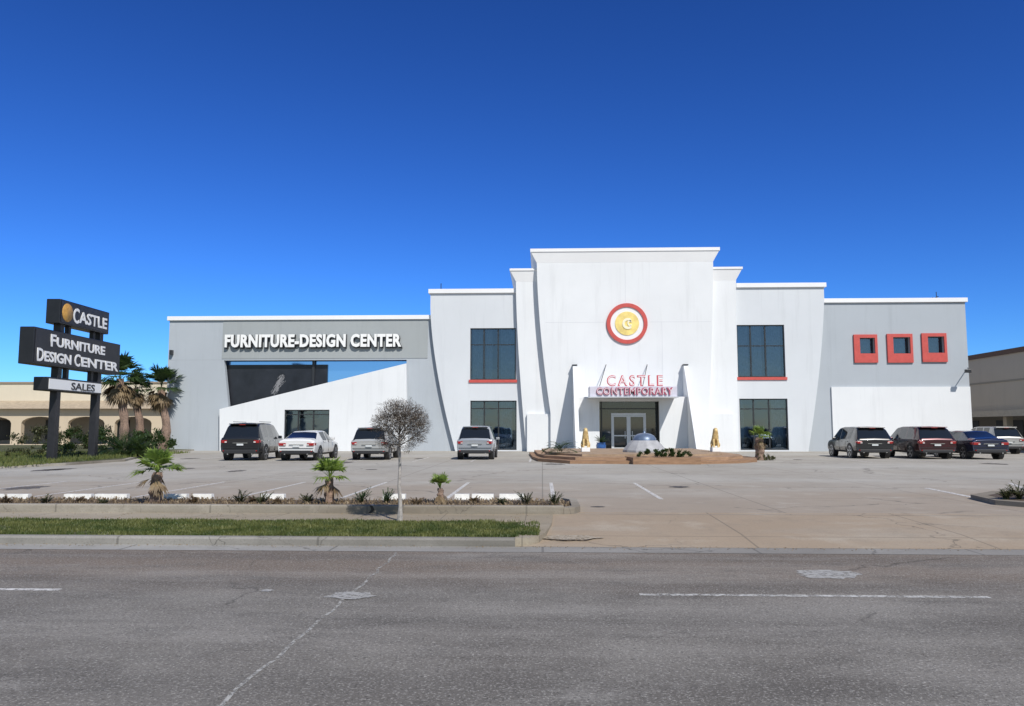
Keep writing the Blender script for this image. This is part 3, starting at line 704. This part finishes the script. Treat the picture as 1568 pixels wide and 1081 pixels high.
def bush(name,loc,rx,ry,h,n=1500,mat=shrubm,z=0,s0=.05):
    vs=[];fs=[]; cs=[(random.uniform(-1,1),random.uniform(-1,1),random.uniform(.1,.95)) for _ in range(40)]
    for _ in range(n):
        c=random.choice(cs); x=rx*c[0]*(1-.4*c[2]**3)+random.gauss(0,.1)*h; y=ry*c[1]+random.gauss(0,.1)*h; zz=max(.02,c[2]*h+random.gauss(0,.1)*h)
        p=Vector((x,y,zz)); a=Vector((random.gauss(0,1),random.gauss(0,1),random.gauss(0,1))).normalized(); b=a.cross(Vector((.1,.3,1))).normalized(); s=s0*random.uniform(.6,1.3)
        k=len(vs); vs+=[p-a*s,p+b*s*.5,p+a*s,p-b*s*.5]; fs.append((k,k+1,k+2,k+3))
    o=obj(name,vs,fs,mat); o.location=(*loc,z); return o
bush('hedge',st(-25.5,50),4.5,1,1.3,5000,dkgreen,.1,.09); bush('hedge.001',st(-31,58),6,1,1.5,5000,shrubm,.1,.1)
bush('flower_bush',st(-24.5,41),2.2,.5,.5,1500,shrubm,.1,.06)

# ------------------------------------------------------------ entrance terrace
E=empty('entrance_terrace')
wood=M('terrace_timber',(.28,.165,.095),.8,var=.35,scale=1.5,stretch=(1,1,8)); tile=M('terrace_tile',(.33,.235,.155),.8,var=.3,scale=2); wood2=M('terrace_timber_light',(.34,.215,.13),.8,var=.35,scale=1.5,stretch=(1,1,8))
def tpoly(pts): return [st(*p) for p in pts]
prism('lower_step',tpoly([(1.05,41),(1.25,38.0),(2.6,35.5),(5.3,35.3),(8.7,35.3),(10.3,35.9),(11.6,37.4),(12.2,39.6),(12.2,48),(1.05,48)]),0,.14,wood,E,axis='Z')
prism('upper_step',tpoly([(1.35,41.2),(1.6,38.6),(2.9,36.2),(5.3,36.0),(8.6,36.0),(10.0,36.6),(11.1,38.0),(11.6,40.2),(11.6,48),(1.35,48)]),.141,.27,wood2,E,axis='Z')
prism('top_deck',tpoly([(1.8,41.4),(2.1,39.6),(3.3,37.2),(8.4,37.2),(10.3,38.8),(10.9,41.4),(10.9,47.9),(1.8,47.9)]),.271,.37,tile,E,axis='Z')
prism('hedge_planter',tpoly([(5.35,34.9),(8.35,34.9),(8.5,36.4),(5.2,36.4)]),.003,.30,wood,E,axis='Z')
bush('hedge.002',st(6.85,35.7),1.25,.45,.36,3400,dkgreen,.28,.045)
F=empty('fountain_dome',(*st(6.85,40.8),.37))
stone=M('fountain_stone',(.36,.36,.37),.7,var=.2); blu=M('fountain_metal',(.14,.19,.28),.4,metal=.3,var=.3)
lathe('skirt',[(1.12,0),(1.12,.1),(.85,.42),(.70,.56),(.66,.6)],stone,F,12,smooth=False)
lathe('dome',[(.62,.58),(.60,.7),(.50,.84),(.34,.93),(.16,.97),(0,.98)],blu,F,24)
lathe('finial',[(.08,.96),(.05,1.05),(.0,1.1)],blu,F,10)
goldm=M('gold_statue',(.66,.48,.22),.45,metal=.2,var=.3,scale=8)
def lion(name,loc,z):
    e=empty(name,(*loc,z)); box('pedestal',-.22,.22,-.28,.34,0,.22,trim,e,.02)
    me=bpy.data.meshes.new('lion'); 
    J=[((0,.22,.22),.15),((0,.10,.42),.15),((0,0,.62),.17),((0,-.06,.80),.15),((0,-.12,.93),.12),((0,-.25,.90),.065),
       ((.11,-.06,.45),.07),((.11,-.12,.22),.05),((.11,-.16,.04),.05),((.11,-.23,.03),.045),
       ((-.11,-.06,.45),.07),((-.11,-.12,.22),.05),((-.11,-.16,.04),.05),((-.11,-.23,.03),.045),
       ((.17,.14,.20),.11),((.19,-.02,.16),.07),((.19,.12,.04),.05),((.19,-.06,.03),.045),
       ((-.17,.14,.20),.11),((-.19,-.02,.16),.07),((-.19,.12,.04),.05),((-.19,-.06,.03),.045),
       ((0,.36,.10),.03),((.1,.42,.25),.025),((.12,.38,.42),.04),
       ((.07,-.09,1.03),.03),((-.07,-.09,1.03),.03)]
    Ed=[(0,1),(1,2),(2,3),(3,4),(4,5),(2,6),(6,7),(7,8),(8,9),(2,10),(10,11),(11,12),(12,13),(0,14),(14,15),(15,16),(16,17),(0,18),(18,19),(19,20),(20,21),(0,22),(22,23),(23,24),(4,25),(4,26)]
    me.from_pydata([j[0] for j in J],Ed,[]); o=bpy.data.objects.new('lion',me); col.objects.link(o); o.parent=e; o.location=(0,0,.2)
    o.modifiers.new('s','SKIN')
    for i,j in enumerate(J): me.skin_vertices[0].data[i].radius=(j[1],j[1]); 
    me.skin_vertices[0].data[0].use_root=True
    u=o.modifiers.new('u','SUBSURF'); u.levels=2; u.render_levels=2; me.materials.append(goldm)
lion('lion_statue',st(3.85,41.3),.37); lion('lion_statue.001',st(10.65,41.3),.37)
bp_=M('blue_glaze',(.03,.10,.30),.15,coat=.5)
for i,x in enumerate((5.7,8.1)):
    e=empty('planter_pot' if i==0 else 'planter_pot.001',(*st(x,50.5),.0))
    lathe('pot',[(.18,0),(.3,.25),(.33,.5),(.27,.62),(.31,.68),(.25,.68),(.2,.5)],bp_,e,18)
    vs=[];fs=[]
    for _ in range(24): pinnate(vs,fs,Vector((0,0,.6)),random.uniform(0,6.28),random.uniform(.6,1.5),.6,.8,9,.16,.02)
    obj('plant',vs,fs,dkgreen,e)
fan_palm('fan_palm.003',st(12.4,39.5),1.15,.75,20,10,.19,z=0)
bush('shrub_bed',st(12.6,39.5),.5,.4,.3,500,shrubm,.0,.05)

# ------------------------------------------------------------ vehicles
tyre=M('tyre',(.015,.015,.016),.8); rim=M('alloy_rim',(.45,.46,.48),.3,metal=.9); carglass=M('car_glass',(.010,.012,.015),.03,spec=.6,coat=.4)
plast=M('trim_plastic',(.02,.02,.022),.6); tail=M('tail_light',(.30,.008,.008),.2,coat=.6); plate=M('licence_plate',(.6,.62,.62),.5); amber=M('reverse_lamp',(.6,.6,.58),.2)
chrome=M('chrome',(.6,.6,.62),.15,metal=1)
def paintm(name,c,metal=.4): return M(name,c,.28,metal=metal,coat=1.0,var=.04,scale=2)
SUV=[ # y zlow belt top topw wscale
 (.03,.42,.80,.86,.90,.90),(0,.36,.95,1.0,.90,.955),(.05,.34,1.04,1.09,.885,.985),(.36,.32,1.07,1.60,.765,1),(.55,.3,1.07,1.70,.75,1),(.80,.3,1.06,1.725,.75,1),
 (1.45,.3,1.05,1.74,.755,1),(1.55,.3,1.045,1.74,.755,1),(2.35,.3,1.03,1.735,.755,1),(2.45,.3,1.03,1.73,.755,1),(2.85,.3,1.02,1.69,.745,1),(3.05,.3,1.01,1.62,.75,1),(3.72,.3,1.0,1.10,.87,.99),
 (4.25,.3,.93,1.0,.86,.975),(4.56,.32,.80,.88,.84,.93),(4.68,.36,.66,.72,.82,.86)]
SED=[(.03,.42,.74,.80,.88,.90),(0,.34,.90,.96,.88,.955),(.10,.30,.96,1.04,.85,.985),(.62,.27,.98,1.08,.84,1),(1.25,.26,.97,1.36,.70,1),(1.42,.26,.96,1.40,.695,1),(1.50,.26,.96,1.41,.69,1),
 (2.25,.26,.94,1.44,.70,1),(2.33,.26,.94,1.44,.70,1),(2.75,.26,.93,1.42,.70,1),(2.92,.26,.92,1.37,.70,1),(3.70,.26,.90,1.0,.85,.99),
 (4.35,.27,.82,.90,.84,.97),(4.68,.30,.70,.78,.82,.92),(4.80,.34,.58,.64,.8,.85)]
def car(name,loc,rot,kind,paint_,L=None,W=1.86,H=None,rails=False):
    e=empty(name,(*loc,.004),rot)
    sts=SUV if kind=='suv' else SED
    Lb=sts[-1][0]; Hb=max(s[3] for s in sts); kl=(L or Lb)/Lb; kh=(H or Hb)/Hb; hw=W/2
    if kind=='suv': rearg=(2,3); wind=(11,12); side=((5,6),(7,8),(9,10),(10,11),(11,12))
    else: rearg=(3,4); wind=(10,11); side=((6,7),(8,9),(9,10),(10,11))
    rings=[];n=9
    for y,zl_,zb_,zt_,tw,ws in sts:
        w=hw*ws
        h=[(0,zl_),(w*.86,zl_),(w*.97,zl_+.10),(w,zl_+(zb_-zl_)*.45),(w*.995,zb_-.10),(w*.95,zb_),(w*tw,zt_-.055),(w*tw*.86,zt_-.008),(0,zt_+.015)]
        rings.append([(x,y*kl,z*kh) for x,z in h])
    vs=[];fs=[];mi=[]
    for r in rings:
        vs+=r; vs+=[(-x,y,z) for x,y,z in r]
    for j in range(len(rings)-1):
        for sd in (0,1):
            for i in range(n-1):
                a=j*2*n+sd*n+i; b=a+1; c=(j+1)*2*n+sd*n+i+1; d=c-1
                fs.append((a,b,c,d) if sd==0 else (d,c,b,a))
                m=0
                if i==5 and (j,j+1) in side: m=1
                if i in (6,7) and (j,j+1)==rearg: m=1
                if i in (6,7) and (j,j+1)==wind: m=1
                if i in (0,1): m=2
                mi.append(m)
    for j in (0,len(rings)-1):
        a=j*2*n; loop=[a+i for i in range(n)]+[a+n+i for i in range(n-2,0,-1)]
        fs.append(tuple(loop if j else loop[::-1])); mi.append(0)
    o=obj('body',vs,fs,paint_,e,True,[paint_,carglass,plast],mi)
    bm=bmesh.new(); bm.from_mesh(o.data); bmesh.ops.remove_doubles(bm,verts=bm.verts,dist=.0005); bmesh.ops.recalc_face_normals(bm,faces=bm.faces)
    bm.to_mesh(o.data); bm.free()
    bv=o.modifiers.new('b','BEVEL'); bv.width=.025; bv.segments=2; bv.limit_method='ANGLE'; bv.angle_limit=.5
    wn=o.modifiers.new('w','WEIGHTED_NORMAL'); wn.keep_sharp=False
    wr=.36 if kind=='suv' else .33
    for y in (.92*kl,(3.72 if kind=='suv' else 3.85)*kl):
        for sx in (-1,1):
            ar=cyl('wheel_arch',0,0,-.13,.13,wr+.075,plast,e,n=24); ar.rotation_euler=(0,math.pi/2,0); ar.location=(sx*(hw-.125),y,wr+.02)
            t=lathe('wheel',[(wr-.12,.0),(wr-.03,.01),(wr,.05),(wr,.19),(wr-.03,.23),(wr-.1,.24)],tyre,e,24); t.rotation_euler=(0,math.pi/2*sx,0); t.location=(sx*(hw-.235),y,wr)
            rv=[];rf=[]
            for s_ in range(5):
                a=s_*2*math.pi/5; kk=len(rv)
                for da,rr in ((-.5,.05),(-.16,wr-.09),(.16,wr-.09),(.5,.05)): rv.append((rr*math.cos(a+da),rr*math.sin(a+da),0))
                rf.append((kk,kk+1,kk+2,kk+3))
            r_=obj('rim',rv,rf,rim,e); r_.rotation_euler=(0,math.pi/2*sx,0); r_.location=(sx*(hw+.012),y,wr)
            hb=cyl('hub',0,0,-.1,-.01,wr-.09,plast,e,n=20); hb.rotation_euler=(0,math.pi/2*sx,0); hb.location=(sx*(hw+.008),y,wr)
            rg=lathe('rim_ring',[(wr-.10,0),(wr-.085,.01),(wr-.07,0)],rim,e,24); rg.rotation_euler=(0,math.pi/2*sx,0); rg.location=(sx*(hw+.006),y,wr)
    zb0=(.95 if kind=='suv' else .86)*kh
    for sx in (-1,1):
        a,b=(hw*.66,hw*.93) if kind=='suv' else (hw*.56,hw*.93)
        x0,x1=sorted((sx*a,sx*b)); box('tail_lamp',x0,x1,-.025,.10,zb0-.14*kh,zb0-.01,tail,e,.02)
        x0,x1=sorted((sx*(hw*.90),sx*(hw*.985))); box('tail_lamp_side',x0,x1,.02,.30,zb0-.13*kh,zb0,tail,e,.02)
        x0,x1=sorted((sx*a,sx*(a+.10))); box('reverse_lamp',x0,x1,-.03,-.02,zb0-.12*kh,zb0-.07,amber,e)
        x0,x1=sorted((sx*(hw-.02),sx*(hw+.17))); box('mirror',x0,x1,(2.95 if kind=='suv' else 2.85)*kl,(3.1 if kind=='suv' else 3.0)*kl,.98*kh,1.12*kh,paint_,e,.03)
        box('reflector',*sorted((sx*hw*.66,sx*hw*.84)),-.03,.02,.44*kh,.48*kh,tail,e)
        for yy in ((1.05,2.0) if kind=='suv' else (1.5,2.4)):
            box('door_handle',*sorted((sx*(hw*.985),sx*(hw+.025))),(yy+.1)*kl,(yy+.28)*kl,.89*kh,.92*kh,chrome if rails else paint_,e)
        for yy in (1.5,2.42): 
            box('door_gap',*sorted((sx*(hw*.9),sx*(hw*1.001))),yy*kl,(yy+.012)*kl,.42*kh,.93*kh,plast,e)
        if rails: tube('roof_rail',(sx*hw*.66,.8*kl,1.79*kh),(sx*hw*.66,2.7*kl,1.78*kh),.02,chrome,e)
        cyl('exhaust',0,0,0,.1,.035,chrome,e,n=10).matrix_local=Matrix.Translation((sx*hw*.6,-.03,.33))@Matrix.Rotation(-math.pi/2,4,'X')
    box('rear_bumper',-hw*.80,hw*.80,-.035,.1,.33*kh,.50*kh,plast,e,.03)
    box('bumper_seam',-hw*.90,hw*.90,-.012,.05,.60*kh,.612*kh,plast,e)
    box('plate',-.16,.16,-.045,-.02,(.70 if kind=='suv' else .66)*kh,(.78 if kind=='suv' else .74)*kh,plate,e)
    box('plate_trim',-.36,.36,-.03,0,(.80 if kind=='suv' else .765)*kh,(.825 if kind=='suv' else .79)*kh,chrome,e)
    if kind=='suv':
        box('spoiler',-hw*.68,hw*.68,.24*kl,.62*kl,1.66*kh,1.70*kh,paint_,e,.015)
        tube('rear_wiper',(0,.07,1.12*kh),(.35,.2,1.27*kh),.012,plast,e)
        box('high_brake_light',-.15,.15,.225*kl,.25*kl,1.64*kh,1.665*kh,tail,e)
    for sx in (-1,1): box('headlight',*sorted((sx*hw*.5,sx*hw*.86)),(4.5 if kind=='suv' else 4.62)*kl,(4.66 if kind=='suv' else 4.78)*kl,.68*kh,.78*kh,amber,e,.02)
    return e
blk=paintm('paint_black',(.010,.010,.012),.2); wht=paintm('paint_white',(.72,.72,.71),0); slv=paintm('paint_silver',(.42,.42,.41),.25)
gry=paintm('paint_grey_silver',(.33,.35,.38),.3); mar=paintm('paint_maroon',(.045,.004,.008),.4); nvy=paintm('paint_navy',(.012,.018,.05),.4)
car('parked_suv',st(-13.3,38.6),.05,'suv',blk,4.8,1.98,1.86,True)
car('parked_sedan',st(-10.5,38.4),.0,'sedan',wht,4.8,1.86,1.47)
car('parked_suv.001',st(-7.15,39.4),0.02,'suv',slv,4.5,1.84,1.66)
car('parked_suv.002',st(-1.88,39.8),.0,'suv',gry,4.5,1.84,1.72)
car('parked_suv.003',st(19.0,41.3),-.02,'suv',blk,4.7,1.95,1.68)
car('parked_suv.004',st(21.9,40.6),-.02,'suv',mar,4.8,1.95,1.70)
car('parked_sedan.001',st(24.4,40.2),-.02,'sedan',nvy,4.8,1.86,1.47)
car('parked_sedan.002',st(26.3,46.5),-.02,'sedan',blk,4.8,1.86,1.45)
car('parked_suv.005',st(30.6,48.5),-.02,'suv',slv,4.6,1.85,1.7)

# ------------------------------------------------------------ light, sky, camera
SUN=Vector((math.sin(math.radians(28))*math.cos(math.radians(46)),-math.cos(math.radians(28))*math.cos(math.radians(46)),math.sin(math.radians(46))))
l=bpy.data.lights.new('sun','SUN'); l.energy=4.3; l.angle=math.radians(.5); l.color=(1,.955,.885)
lo=bpy.data.objects.new('sun',l); lo.rotation_mode='QUATERNION'; lo.rotation_quaternion=(-SUN).to_track_quat('-Z','Y'); lo.location=(20,-40,60); col.objects.link(lo)
W=bpy.data.worlds.new('World'); sc.world=W; W.use_nodes=True; n=W.node_tree; bg=n.nodes['Background']; g=G(n)
sk=n.nodes.new('ShaderNodeTexSky'); sk.sky_type='NISHITA'; sk.sun_disc=False; sk.sun_elevation=math.radians(46); sk.sun_rotation=math.atan2(SUN.x,SUN.y)
sk.air_density=1.0; sk.dust_density=0.0; sk.ozone_density=4.0; sk.altitude=0
gm_=n.nodes.new('ShaderNodeGamma'); gm_.inputs[1].default_value=1.45; n.links.new(sk.outputs[0],gm_.inputs[0])
deep=g.mix(1.0,gm_.outputs[0],(.17,.34,.60),'MULTIPLY')
# deep blue away from the sun, paler toward the sun's half of the sky
sx=g.node('ShaderNodeSeparateXYZ'); n.links.new(g.node('ShaderNodeTexCoord').outputs['Generated'],sx.inputs[0])
f=g.ramp(g.math('ADD',g.math('MULTIPLY',sx.outputs['Y'],.5),.5),.30,.62)
n.links.new(g.mix(f,sk.outputs[0],deep),bg.inputs[0]); bg.inputs[1].default_value=.1
cam=bpy.data.cameras.new('camera'); cam.lens=1200/1568*36; cam.sensor_width=36; cam.clip_end=5000; cam.clip_start=.05
co=bpy.data.objects.new('camera',cam); col.objects.link(co); co.location=(0,0,1.6)
co.rotation_euler=(math.radians(90+5.47),0,TH); sc.camera=co
